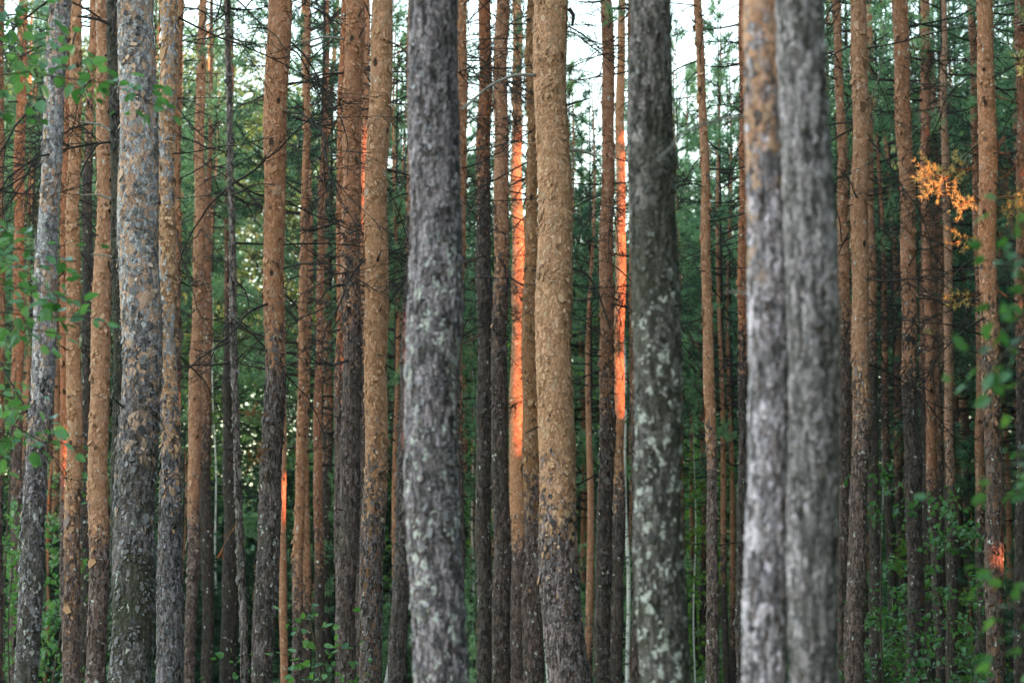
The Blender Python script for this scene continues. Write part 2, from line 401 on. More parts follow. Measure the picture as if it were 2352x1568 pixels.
def dead_branch(seed, L, dens, depth, bend, mat):
    rng = np.random.default_rng(seed); mb = MB()
    pts = curve((0, 0, 0), norm(np.array((1, 0, rng.uniform(-.25, .2)))), L, 8, rng, np.array(bend) * 1.5, 0.13)
    mb.add(*tube(pts, np.linspace(0.014, 0.004, 9), 5))
    if dens: add_twigs(mb, pts, L, rng, 0.006, dens, depth)
    return mb.mesh('branch', [mat])
DEAD = [dead_branch(10 + i, 1.0 + 0.25 * i, 5 + (i % 3) * 2, 1, (0, (-1) ** i * .35, (-.9, -.5, .5, -.3)[i % 4]), TWIG) for i in range(8)]
STUB = [dead_branch(40 + i, 0.16 + 0.05 * i, 0, 0, (0, .3, .5 * (-1) ** i), TWIG) for i in range(4)]
FINE = [dead_branch(60 + i, 0.5 + 0.12 * i, 5, 0, (0, (-1) ** i * .5, -.6), TWIG) for i in range(4)]

def crown_mesh(seed, H, Rr, nb, bare=0.25, nmat=None, profile='pine', nk=9, ln=0.15, wd=0.021):
    """a pine crown: whorled limbs, side twigs and needles; the lowest limbs carry twigs only"""
    rng = np.random.default_rng(seed); mb = MB(); tuf = []
    for i in range(nb):
        u = (i + rng.uniform(0, 1)) / nb
        h = H * u * 0.97
        pr = (1 - u) ** 0.7 * (0.55 + 0.45 * min(1, u * 4)) if profile == 'pine' else (1 - u) ** 0.9
        L = max(0.3, Rr * pr * rng.uniform(0.65, 1.2))
        az = rng.uniform(0, 2 * math.pi); el = -0.30 + 0.95 * u + rng.normal() * 0.12
        d = np.array((math.cos(az) * math.cos(el), math.sin(az) * math.cos(el), math.sin(el)))
        pts = curve((0, 0, h), d, L, 6, rng, (0, 0, 0.45 - 0.3 * u), 0.07)
        mb.add(*tube(pts, np.linspace(0.018 + 0.006 * L, 0.005, 7), 4))
        live = u > bare or rng.uniform() < 0.25
        if live:
            tt = []; add_twigs(mb, pts, L, rng, 0.0055, 9.0, 0, tt, 0, 0.28)
            for s in np.linspace(0.6, 1, 4) * 6:
                b = min(int(s), 5); tt.append((pts[b] + (pts[b + 1] - pts[b]) * (s - b), norm(pts[b + 1] - pts[b])))
            tuf += tt
        else:
            add_twigs(mb, pts, L, rng, 0.0055, 6.0, 1, None, 0, 0.2)
    mb.add(*tube(np.array([(0, 0, 0), (0, 0, H)]), (0.05, 0.012), 6))
    cen = np.array([t[0] for t in tuf]); dr = np.array([t[1] for t in tuf])
    needles(mb, cen, dr, nk, ln, wd, rng, 1.0)
    return mb.mesh('crown', [TWIG, nmat or NEEDLE], smooth=False)
CROWN = [crown_mesh(100 + i, 10.0, 2.5, 58, 0.24 + 0.07 * (i % 3), nk=8) for i in range(5)]
YOUNG = [crown_mesh(130 + i, 8.0, 2.0, 62, 0.05, NEEDLE_L if i % 2 else NEEDLE, 'cone') for i in range(4)]
TOPS = [crown_mesh(150 + i, 7.0, 1.9, 24, 0.12, nk=5) for i in range(3)]

# ------------------------------------------------------------------ pines measured on the photograph
def bark_props(o, seed, line, soft, hi, lo, lichen=0.05, ltop=99.0, scaly=0.0, moss=0.2, rust=0.25):
    o['seed'] = float(seed); o['bark_line'] = float(line); o['bark_soft'] = float(soft)
    o['tint_upper'] = [float(c) for c in hi]; o['tint_lower'] = [float(c) for c in lo]
    o['lichen'] = float(lichen); o['lichen_top'] = float(ltop); o['scaly'] = float(scaly); o['moss'] = float(moss); o['rust'] = float(rust)

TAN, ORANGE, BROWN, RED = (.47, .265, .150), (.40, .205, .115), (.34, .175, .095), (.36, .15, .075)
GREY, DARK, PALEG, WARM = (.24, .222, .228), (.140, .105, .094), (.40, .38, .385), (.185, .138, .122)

PINES = {}
def pine(key, d, pts, line_y, soft, hi, lo, label, lichen=0.05, ltop_y=-9999, scaly=0.0, moss=0.2, rust=0.25,
         nbr=8, nst=4, height=21.0, bend=None, crown=True, knob=None):
    """pts: (y, left edge, right edge) on the photograph; d: metres from the camera"""
    rng = np.random.default_rng(abs(hash_(key)))
    P = [(at((l + r) / 2, y, d), px2m(r - l, y, d) / 2) for y, l, r in sorted(pts, reverse=True)]
    zs = np.array([p[0][2] for p in P]); xs = np.array([p[0][0] for p in P]); rs = np.array([p[1] for p in P])
    zv0, zv1 = at(1176, 1568, d)[2] - 0.25, at(1176, 0, d)[2] + 0.3
    wpx = (rs.mean() * 2) * F0 / d * 1024 / W0
    sides = int(np.clip(wpx * math.pi / 1.7, 16, 110))
    step = max(0.011, 1.7 * d / (F0 * 1024 / W0))
    z = np.concatenate((np.linspace(0, zv0, max(3, int(zv0 / 0.3)), endpoint=False), np.arange(zv0, zv1, step), np.linspace(zv1, height, 26)))
    deg = min(2, len(P) - 1)
    co_ = np.polyfit(zs, xs, deg); dc = np.polyder(co_)
    zc = np.clip(z, zs[0], zs[-1])
    x = np.polyval(co_, zc)
    s0, s1 = np.polyval(dc, zs[0]), np.polyval(dc, zs[-1])
    x = x + np.where(z < zs[0], (z - zs[0]) * s0 * 0.7, 0) + np.where(z > zs[-1], s1 * 4 * (1 - np.exp(-(z - zs[-1]) / 4)), 0)
    r = np.interp(zc, zs, rs)
    r = np.where(z > zs[-1], r * np.clip(1 - (z - zs[-1]) / (height - zs[-1] + 0.3), 0.04, 1) ** 0.8, r)
    r = np.where(z < zs[0], r * (1 + 0.35 * ((zs[0] - z) / max(zs[0], .5)) ** 2), r)
    # low waves along the stem, out-of-round sections
    ph = rng.uniform(0, 6.28, 8)
    x = x + rs.mean() * 0.15 * (np.sin(z * 1.1 + ph[0]) + 0.6 * np.sin(z * 2.7 + ph[1]))
    r = r * (1 + 0.025 * np.sin(z * 2.1 + ph[2]) + 0.02 * np.sin(z * 5.3 + ph[3]))
    yv = rs.mean() * 0.2 * np.sin(z * 0.8 + ph[4])
    th = np.arange(sides) * 2 * math.pi / sides
    rr = r[:, None] * (1 + 0.035 * np.sin(2 * th[None] + ph[5] + z[:, None] * 0.25) + 0.02 * np.sin(3 * th[None] + ph[6] - z[:, None] * 0.4))
    if knob:
        ky, kside, ks = knob; kz = at(1176, ky, d)[2]
        ang = 0.0 if kside > 0 else math.pi
        da = np.angle(np.exp(1j * (th[None] - ang)))
        rr = rr + ks * np.exp(-((z[:, None] - kz) / 0.07) ** 2 - (da / 0.6) ** 2)
    v = np.stack((x[:, None] + rr * np.cos(th)[None], yv[:, None] + rr * np.sin(th)[None], np.repeat(z[:, None], sides, 1)), -1)
    base = np.array((x[0], d, 0.0)); v = v - np.array((x[0], 0, 0))
    n = len(z); i = np.arange(n - 1)[:, None] * sides; j = np.arange(sides)[None]; k2 = (j + 1) % sides
    f = np.stack((i + j, i + k2, i + sides + k2, i + sides + j), -1).reshape(-1, 4)
    mb = MB(); mb.add(v.reshape(-1, 3), f)
    lz = at(1176, line_y, d)[2] if line_y is not None else -5.0
    if 12 < d < 47:
        fl = np.clip(d / 30, .55, 1.3)
        flakes(mb, v, z, zv0, zv1, lz, soft, 300 / fl ** 2 * (0.45 if d < 15 else 1), rng, .029 * fl, (2, 2) if scaly > .5 else (1, 2))
        if scaly > .25: flakes(mb, v, z, zv0, zv1, lz, soft, 120, rng, .028, (1, 2))
    root = obj('pine_tree', None, loc=base); root.empty_display_size = 0.3
    tag(root, label, 'pine tree')
    t = obj('trunk', mb.mesh('trunk', [BARK, FLAKE_U, FLAKE_L]), root)
    ltz = at(1176, ltop_y, d)[2] if ltop_y > -9000 else 60.0
    bark_props(t, rng.uniform(0, 40), lz, soft, hi, lo, lichen, ltz, scaly, moss, rust)
    PINES[key] = dict(root=root, z=z, x=x - x[0], r=r, d=d, base=base)
    # dead branches and stubs
    zt = min(zv1 + 0.5, height * 0.8)
    for _ in range(int(nbr * (1.9 if d < 36 else 3.6))):
        u = rng.uniform(0.30, 1.0) ** 0.7; zz = zv0 + (zt - zv0) * u
        me = DEAD[rng.integers(8)] if rng.uniform() < 0.65 else FINE[rng.integers(4)]
        put_branch(key, me, zz, rng.uniform(0, 2 * math.pi), rng.uniform(-0.45, 0.25), rng.uniform(0.7, 1.25))
    for _ in range(nst):
        zz = zv0 + (zt - zv0) * rng.uniform(0.2, 1.0)
        put_branch(key, STUB[rng.integers(4)], zz, rng.uniform(-math.pi, 0), rng.uniform(-0.4, 0.5), rng.uniform(0.6, 1.1))
    if crown:
        hc = height * rng.uniform(0.30, 0.36)
        zc0 = height - hc
        obj('crown', TOPS[rng.integers(3)], root, (float(np.interp(zc0, z, x) - x[0]), 0, zc0), (0, 0, rng.uniform(0, 6.28)), (hc / 7 * 0.9, hc / 7 * 0.9, hc / 7))
    return root

def hash_(s):
    h = 7
    for c in str(s): h = (h * 131 + ord(c)) % 1000003
    return h

def put_branch(key, me, zz, az, el, sc=1.0):
    p = PINES[key]
    xx = float(np.interp(zz, p['z'], p['x'])); rr = float(np.interp(zz, p['z'], p['r'])) * 0.85
    o = obj('branch', me, p['root'], (xx + math.cos(az) * rr, math.sin(az) * rr, zz), (0, -el, az), (sc,) * 3)
    return o

def drawn_branch(key, pts, r0, r1, mat=None, twigs=0, seed=1, depth_drift=0.0, tuft=None):
    """a limb seen in the photo: pts are photo positions from the trunk outward"""
    p = PINES[key]; d = p['d']; rng = np.random.default_rng(seed)
    q = np.array([at(x, y, d - 0.05 - depth_drift * i) for i, (x, y) in enumerate(pts)]) - p['base']
    # smooth it
    tt = np.linspace(0, len(q) - 1, 4 * len(q))
    a = np.stack([np.interp(tt, np.arange(len(q)), q[:, c]) for c in range(3)], 1)
    for _ in range(3): a[1:-1] = (a[:-2] + 2 * a[1:-1] + a[2:]) / 4
    mb = MB(); mb.add(*tube(a, np.linspace(r0, r1, len(a)), 7))
    L = np.linalg.norm(np.diff(a, axis=0), axis=1).sum()
    tf = [] if tuft else None
    if twigs: add_twigs(mb, a, L, rng, max(0.004, r1 * 0.7), twigs / L, 1 if not tuft else 0, tf)
    mats = [mat or TWIG]
    if tuft:
        needles(mb, np.array([t[0] for t in tf]), np.array([t[1] for t in tf]), 10, 0.085, 0.007, rng, 1.0); mats.append(tuft)
    return obj('branch', mb.mesh('branch', mats), p['root'])

# left part of the picture
pine('edge', 34, [(70, -14, 9), (790, -14, 10), (1488, -20, 6)], 1050, .8, BROWN, DARK, 'brown pine trunk cut by the left edge of the photo', nbr=4)
pine('edge_b', 50, [(70, 38, 62), (790, 27, 55), (1100, 25, 52), (1488, 20, 48)], 950, 1.2, RED, DARK, 'dim reddish pine behind the leaves, left of the leaning scaly grey pine')
pine('scaly', 25.5, [(20, 116, 164), (400, 94, 140), (790, 68, 124), (1100, 58, 112), (1488, 37, 94)], 930, .8, (.54, .37, .275), GREY, 'slim grey scaly pine leaning right behind the left leaves', .20, 950, .62, .7, nbr=3, nst=3)
pine('tan_left', 37, [(70, 160, 186), (790, 151, 186), (1488, 148, 187)], 1230, 1.3, TAN, WARM, 'ochre pine just right of the leaning scaly grey pine', rust=.9, nbr=7)
pine('sliver', 42, [(70, 150, 168), (500, 142, 160), (790, 136, 157), (1488, 143, 165)], 1130, .5, RED, DARK, 'rusty pine showing as a sliver at the left of an ochre pine', nbr=3, nst=1)
pine('tan_second', 32, [(70, 222, 249), (790, 212, 258), (1100, 202, 250), (1488, 197, 245)], 1230, .35, (.46, .26, .155), WARM, 'tan pine with a purple grey foot, left of the thick scaly pine', rust=.3, nbr=4, nst=6)
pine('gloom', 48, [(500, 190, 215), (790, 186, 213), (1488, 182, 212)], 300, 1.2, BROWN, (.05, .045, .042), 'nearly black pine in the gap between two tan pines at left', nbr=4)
pine('strip', 24.6, [(70, 249, 287), (400, 250, 285), (790, 259, 284), (1488, 258, 290)], -500, .6, PALEG, (.065, .064, .058), 'dark slim pine pressed against the left side of the thick scaly pine', .08, 9999, 0, .6, nbr=0, nst=0)
pine('thick', 22.5, [(20, 277, 361), (400, 272, 364), (790, 271, 366), (1488, 257, 357)], 830, 1.0, (.55, .37, .265), (.215, .20, .203), 'thick grey scaly pine with lichen spots low down, largest at the left', .20, 1060, .58, .95, nbr=0, nst=2)
pine('flaky', 27, [(20, 363, 405), (400, 366, 405), (790, 366, 407), (1100, 362, 413), (1488, 358, 420)], 1000, .9, (.56, .34, .20), (.20, .19, .195), 'orange flaky pine pressed against the right side of the thick scaly pine', .06, 9999, .47, .1, nbr=2, nst=3)
pine('behind_flaky', 40, [(20, 400, 421), (400, 400, 416), (790, 396, 413), (1488, 392, 414)], 700, 1, BROWN, DARK, 'shaded brown pine peeping out right of the orange flaky pine', nbr=6)
pine('lone', 46, [(20, 456, 473), (400, 447, 471), (790, 439, 467), (1100, 430, 461), (1488, 424, 450)], 1190, .6, (.40, .215, .125), WARM, 'straight orange brown pine standing alone before the dark green gap', nbr=6, nst=9)
pine('shade_a', 58, [(900, 462, 486), (1100, 460, 487), (1488, 464, 490)], 1000, .8, (.17, .09, .055), (.05, .043, .040), 'pine with deep shade put into its bark tint, right of the straight lone pine', nbr=4)  # both bark tints darkened to stand in for the gloom
pine('shade_b', 60, [(900, 512, 540), (1100, 511, 545), (1488, 508, 548)], 700, .8, (.13, .07, .045), (.045, .040, .038), 'thick pine with deep shade put into its bark tint, behind the thin grey stem', nbr=4)  # near-black tints paint the deep shade onto the bark
pine('thin_grey', 30, [(20, 515, 527), (400, 523, 538), (790, 528, 545), (1100, 538, 556), (1488, 550, 570)], -900, .6, PALEG, (.20, .18, .165), 'thin crooked grey stem leaning left, among dead twigs', .08, 9999, 0, .1, nbr=10, nst=10, height=15)
pine('two_tone', 30, [(20, 610, 666), (400, 611, 660), (790, 608, 651), (1100, 592, 644), (1488, 584, 634)], 790, .5, (.42, .215, .12), (.165, .140, .132), 'sturdy pine with orange top and dark lichen foot, left of a sunlit red stem', .22, 1050, 0, .3, nbr=5, nst=8)
pine('lit_low', 50, [(790, 640, 656), (1100, 642, 658), (1488, 642, 660)], None, .6, ORANGE, DARK, 'slender pine with a low red sunlit patch, tight behind a dark foot', nbr=3, nst=2)
pine('slim', 44, [(20, 698, 712), (400, 697, 712), (790, 684, 706), (1100, 676, 700), (1488, 671, 697)], 1330, .7, ORANGE, DARK, 'slim orange pine covered in black branch knots', nbr=14, nst=14)
pine('slim_dark', 54, [(400, 734, 750), (790, 724, 741), (1488, 724, 748)], 1250, 1, (.24, .115, .065), (.06, .05, .045), 'slim dark red pine with shade put into its bark tint, right of the knotty slim one', nbr=12)  # upper tint darkened to imitate shade on the stem
pine('twin_back', 38, [(70, 780, 806), (400, 776, 803), (790, 768, 794), (1488, 770, 796)], 800, 1, RED, DARK, 'rusty pine half hidden on the left of a dark footed pine', nbr=8, nst=6)
pine('dark_foot', 33, [(20, 789, 833), (400, 787, 832), (790, 782, 829), (1488, 774, 822)], 640, .9, (.41, .205, .115), (.150, .118, .108), 'pine with orange top and long dark foot, left of the ochre pine', .10, 9999, 0, .3, nbr=8, nst=9)
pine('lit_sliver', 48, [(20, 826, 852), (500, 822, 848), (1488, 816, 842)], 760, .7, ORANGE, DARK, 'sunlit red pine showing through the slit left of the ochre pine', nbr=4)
pine('ochre', 29.5, [(20, 853, 900), (400, 845, 897), (790, 836, 889), (1100, 830, 884), (1488, 827, 881)], 1080, .9, TAN, (.165, .142, .135), 'ochre pine with fine flakes, left of the big blurred grey trunk', rust=.9, nbr=3, nst=6)
pine('swayed', 38, [(400, 932, 955), (790, 926, 952), (1100, 908, 946), (1488, 893, 936)], 500, .8, BROWN, (.125, .108, .104), 'bowed dark pine leaning in from the left of the big blurred grey trunk', .12, 9999, nbr=6)
# middle
pine('near_grey', 13.5, [(20, 933, 1050), (400, 937, 1057), (790, 939, 1066), (1100, 943, 1070), (1488, 942, 1077)], -1500, .5, ORANGE, (.285, .258, .270), 'big blurred grey trunk with pale lichen down its left half', .55, 560, 0, .15, .12, nbr=0, nst=0, height=23)
pine('behind_near', 36, [(20, 1050, 1076), (400, 1040, 1068), (790, 1034, 1064), (1488, 1030, 1066)], 900, 1, ORANGE, DARK, 'orange pine seen only above, at the right edge of the big grey trunk', nbr=7)
pine('dark_pair_a', 42.5, [(20, 1099, 1126), (400, 1096, 1128), (790, 1094, 1131), (1488, 1094, 1132)], 330, 1.2, RED, (.105, .088, .080), 'dark brown pine, left one of a touching pair right of the big grey trunk', nbr=12, nst=5)
pine('dark_pair_b', 40.5, [(20, 1139, 1170), (400, 1134, 1168), (790, 1131, 1166), (1488, 1130, 1172)], 640, .9, (.40, .215, .13), (.120, .094, .084), 'pine with tan top and dark foot, right one of a touching pair', nbr=7, nst=8)
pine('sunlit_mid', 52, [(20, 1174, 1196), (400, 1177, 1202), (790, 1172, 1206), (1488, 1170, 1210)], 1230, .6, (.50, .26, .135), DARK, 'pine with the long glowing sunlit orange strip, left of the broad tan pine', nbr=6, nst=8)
pine('brown_mid', 40, [(400, 1206, 1234), (790, 1200, 1238), (1488, 1203, 1250)], 1120, .8, (.32, .175, .085), DARK, 'olive brown pine squeezed between the sunlit strip and the broad tan pine', nbr=3, nst=4)
pine('broad_tan', 21.5, [(20, 1229, 1307), (400, 1228, 1307), (790, 1231, 1312), (1100, 1240, 1325), (1488, 1260, 1350)], 1190, .55, (.51, .300, .175), (.215, .178, .172), 'broad pale tan pine with smooth flakes, most visible trunk at the centre', .08, 9999, .14, .1, .2, nbr=0, nst=3)
pine('pair_right_a', 42, [(20, 1382, 1409), (400, 1380, 1409), (790, 1378, 1411), (1488, 1366, 1404)], 900, .9, (.37, .19, .115), (.105, .088, .080), 'brown pine with black knots, left of the sunlit orange stem near the dark trunk', nbr=8, nst=10)
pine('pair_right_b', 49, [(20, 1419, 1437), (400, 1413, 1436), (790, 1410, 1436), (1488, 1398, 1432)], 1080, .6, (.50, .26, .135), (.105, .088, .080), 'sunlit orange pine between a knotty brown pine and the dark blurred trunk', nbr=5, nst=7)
pine('behind_dark', 42, [(500, 1444, 1468), (790, 1447, 1470), (1488, 1452, 1476)], 900, 1, (.30, .155, .085), DARK, 'brown pine almost hidden at the left side of the dark blurred trunk', nbr=3)
pine('near_dark', 13, [(20, 1436, 1532), (400, 1447, 1550), (790, 1457, 1563), (1100, 1468, 1578), (1488, 1473, 1591)], -1500, .5, ORANGE, (.20, .187, .175), 'dark blurred trunk with white lichen blotches and a knob on its right side', .72, 520, 0, .7, .05, nbr=0, nst=0, height=22, knob=(365, 1, 0.016))
# right part
pine('slender_right', 38, [(20, 1594, 1613), (400, 1607, 1628), (790, 1616, 1641), (1100, 1620, 1645), (1488, 1623, 1653)], 1010, .6, (.44, .235, .135), WARM, 'slender tan pine standing alone between dark trunk and the pale twin trunks', nbr=8, nst=8)
pine('behind_twin', 46.5, [(20, 1698, 1718), (790, 1695, 1718), (1488, 1691, 1718)], 760, 1, RED, (.095, .08, .074), 'dark red pine at the left rim of the pale blurred twin trunks', nbr=12)
pine('twin_a', 10.4, [(20, 1704, 1789), (400, 1709, 1796), (790, 1714, 1803), (1488, 1717, 1816)], 240, .55, (.60, .36, .23), (.47, .44, .458), 'pale twin trunk, left one, with an orange peeled strip near the top', .12, 9999, .30, .1, .22, nbr=0, nst=0, height=20)
pine('twin_b', 10.1, [(20, 1787, 1894), (400, 1793, 1905), (790, 1801, 1914), (1488, 1815, 1928)], -1200, .5, ORANGE, (.37, .342, .345), 'mottled grey twin trunk, right one and the most blurred', .20, 9999, 0, .35, .08, nbr=0, nst=0, height=21)
pine('right_a', 45, [(20, 1914, 1930), (400, 1922, 1944), (790, 1922, 1955), (1488, 1922, 1946)], 760, .9, (.38, .205, .12), DARK, 'brown pine just right of the blurred twin trunks', nbr=14, nst=8)
pine('right_b', 38, [(20, 1950, 1986), (400, 1958, 2000), (790, 1957, 1997), (1100, 1950, 1992), (1488, 1942, 1989)], 930, .7, (.42, .235, .14), WARM, 'tan pine with long dark stubs, second right of the blurred twin trunks', nbr=6, nst=9)
pine('right_c', 54, [(20, 1985, 2003), (400, 1988, 2008), (790, 1993, 2014), (1488, 1996, 2026)], 760, 1, (.34, .18, .10), (.08, .07, .06), 'slim shaded pine hugging the right side of the tan pine with long stubs', nbr=12, nst=5)
pine('right_d', 41, [(20, 2051, 2088), (400, 2062, 2096), (790, 2074, 2107), (1100, 2078, 2116), (1488, 2084, 2122)], 830, .9, (.42, .215, .125), (.095, .080, .075), 'pine with orange top, dark below, above the leafy bush at right', nbr=10, nst=8)
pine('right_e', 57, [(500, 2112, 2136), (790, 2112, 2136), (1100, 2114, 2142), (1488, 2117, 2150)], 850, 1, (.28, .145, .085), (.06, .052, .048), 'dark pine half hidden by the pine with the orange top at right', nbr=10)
pine('right_f', 51, [(20, 2112, 2135), (400, 2117, 2139), (790, 2122, 2143), (1100, 2130, 2155), (1488, 2146, 2168)], 1100, .8, (.37, .185, .105), (.085, .07, .065), 'narrow brown pine left of the yellow needle sprays', nbr=12, nst=7)
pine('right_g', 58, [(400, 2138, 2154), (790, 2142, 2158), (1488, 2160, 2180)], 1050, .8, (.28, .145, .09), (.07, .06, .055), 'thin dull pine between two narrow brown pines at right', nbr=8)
pine('right_h', 49, [(20, 2158, 2173), (400, 2163, 2181), (790, 2169, 2190), (1100, 2172, 2194), (1488, 2172, 2202)], 1080, .8, (.40, .235, .15), (.08, .068, .062), 'narrow tan pine straight behind the yellow needle sprays', nbr=10, nst=6)
pine('right_i', 50, [(20, 2221, 2240), (400, 2234, 2252), (790, 2240, 2260), (1488, 2238, 2266)], 1150, .9, (.30, .155, .09), (.075, .062, .056), 'dark pine half hidden left of the flaky orange pine at the right', nbr=10)
pine('right_main', 34, [(20, 2242, 2278), (400, 2247, 2288), (790, 2255, 2296), (1100, 2261, 2302), (1488, 2266, 2310)], 820, 1.1, (.46, .235, .13), (.16, .115, .098), 'flaky orange pine behind the blurred leaves at right, with the yellow branch', rust=1.0, nbr=8, nst=8)
pine('right_edge', 45, [(20, 2332, 2356), (790, 2333, 2360), (1488, 2330, 2360)], 800, 1, (.26, .13, .08), (.08, .066, .06), 'dim brown pine cut by the right edge of the photo', nbr=8)

# limbs that show singly in the photo
drawn_branch('strip', [(252, 56), (225, 44), (178, 38)], .020, .012, seed=3)
drawn_branch('strip', [(254, 302), (232, 285), (183, 281)], .018, .010, PALE, seed=4)
drawn_branch('strip', [(254, 326), (222, 330), (196, 375), (184, 402)], .013, .008, seed=5)
drawn_branch('strip', [(255, 458), (225, 446), (186, 449)], .012, .006, PALE, seed=6)
drawn_branch('strip', [(258, 590), (235, 586), (208, 584)], .010, .006, PALE, seed=7)
drawn_branch('tan_second', [(258, 990), (240, 988), (222, 1000)], .008, .005, PALE, seed=8)
drawn_branch('dark_foot', [(790, 90), (745, 84), (700, 98), (665, 112)], .020, .008, PALE, 5, 9)
drawn_branch('dark_foot', [(790, 168), (740, 170), (695, 190), (660, 205)], .018, .006, TWIG, 7, 10)
drawn_branch('dark_foot', [(786, 505), (735, 525), (690, 530), (668, 520)], .018, .006, TWIG, 9, 11)
drawn_branch('broad_tan', [(1230, 173), (1180, 172), (1125, 195), (1062, 253)], .016, .010, PALE, 2, 12)
drawn_branch('broad_tan', [(1306, 343), (1335, 345), (1371, 359)], .016, .012, PALE, 3, 13)
drawn_branch('broad_tan', [(1308, 412), (1325, 412), (1344, 410)], .009, .005, TWIG, 0, 14)
drawn_branch('broad_tan', [(1310, 615), (1345, 625), (1370, 660), (1385, 705), (1402, 755)], .013, .006, TWIG, 4, 15)
drawn_branch('broad_tan', [(1307, 20), (1318, 35), (1314, 60)], .022, .012, TWIG, 0, 16)
drawn_branch('broad_tan', [(1305, 60), (1340, 80), (1385, 118)], .009, .005, TWIG, 4, 17)
drawn_branch('twin_a', [(1712, 268), (1660, 273), (1610, 288), (1572, 300), (1530, 352), (1500, 372)], .007, .0045, PALE, 0, 18, .05)
drawn_branch('twin_a', [(1716, 674), (1690, 670), (1662, 672)], .006, .004, PALE, 0, 19)
drawn_branch('right_d', [(2090, 60), (2140, 52), (2200, 40), (2235, 20)], .020, .010, TWIG, 6, 20)
drawn_branch('right_b', [(1990, 250), (2010, 210), (2030, 130), (2030, 50)], .013, .008, PALE, 2, 21, .3)
drawn_branch('right_b', [(1996, 450), (2030, 443), (2080, 437)], .015, .008, TWIG, 5, 22)
drawn_branch('right_d', [(2076, 935), (2030, 965), (1990, 985)], .018, .010, TWIG, 4, 23)
drawn_branch('right_c', [(2012, 1135), (2050, 1125), (2085, 1105)], .02, .012, PALE, 4, 24)
drawn_branch('slender_right', [(1640, 1030), (1672, 1018), (1700, 1003)], .010, .006, TWIG, 4, 25)
drawn_branch('slender_right', [(1618, 1247), (1590, 1250), (1575, 1245)], .012, .008, TWIG, 0, 26)
drawn_branch('slender_right', [(1650, 1252), (1680, 1247), (1705, 1245)], .012, .008, TWIG, 0, 27)
# yellowing sprays in the last sun
drawn_branch('right_main', [(2246, 385), (2215, 388), (2180, 402), (2150, 430)], .012, .006, RUSTN, 19, 30, .28, YELLOW)
drawn_branch('right_main', [(2240, 392), (2190, 388), (2140, 400), (2122, 405)], .010, .005, RUSTN, 18, 39, .28, YELLOW)
drawn_branch('right_main', [(2250, 462), (2230, 458), (2200, 475)], .010, .005, RUSTN, 18, 31, .28, YELLOW)
drawn_branch('right_main', [(2284, 455), (2310, 450), (2345, 452), (2380, 440)], .012, .006, RUSTN, 19, 32, .28, YELLOW)
drawn_branch('right_main', [(2290, 490), (2315, 480), (2345, 470)], .010, .005, RUSTN, 16, 41, .28, YELLOW)
drawn_branch('right_main', [(2284, 415), (2310, 405), (2345, 365)], .008, .005, RUSTN, 4, 33, .15)
drawn_branch('right_main', [(2256, 545), (2215, 545), (2190, 560)], .008, .004, RUSTN, 8, 34, .28, YELLOW)
drawn_branch('right_main', [(2258, 672), (2220, 680), (2170, 690)], .008, .004, RUSTN, 9, 35, .28, YELLOW)
drawn_branch('thin_grey', [(560, 1090), (590, 1050), (598, 1030)], .006, .004, RUSTN, 6, 36, .1, RUSTN)
drawn_branch('thin_grey', [(545, 1200), (525, 1230), (500, 1280)], .006, .004, RUSTN, 5, 37, .1)
drawn_branch('thin_grey', [(548, 945), (575, 950), (600, 945)], .006, .004, RUSTN, 6, 38, .1, RUSTN)

# gaps aimed through the added sun blocker to light a few stems
E1 = norm(np.cross(SD, (0, 0, 1.0))); E2 = np.cross(E1, SD)
SLOTS = []
def slot(x, y0, y1, d, w=0.22):
    a, b2 = at(x, y0, d), at(x, y1, d)
    SLOTS.append((np.array((a @ E1, a @ E2)), np.array((b2 @ E1, b2 @ E2)), w))
slot(1188, 330, 1020, 52, .12)
slot(1424, 330, 930, 49, .08)
slot(838, 330, 500, 48, .18)
slot(650, 1090, 1180, 50, .05)
slot(2150, 395, 440, 33.0, .20); slot(2205, 392, 470, 33.1, .08); slot(2345, 440, 475, 33.0, .22)
slot(2190, 560, 690, 33.1, .03)
slot(2296, 1275, 1320, 34, .04)
slot(520, 1205, 1280, 29.5, .04)
def sun_gap(p, m0, m1=None):
    u = np.stack((p @ E1, p @ E2), 1); dist = np.full(len(p), 99.0)
    for a, b2, wd in SLOTS:
        ab = b2 - a; t = np.clip(((u - a) @ ab) / (ab @ ab + 1e-9), 0, 1)
        dist = np.minimum(dist, np.linalg.norm(u - a - t[:, None] * ab, axis=1) - wd)
    return dist > m0 if m1 is None else (dist > m0) & (dist < m1)

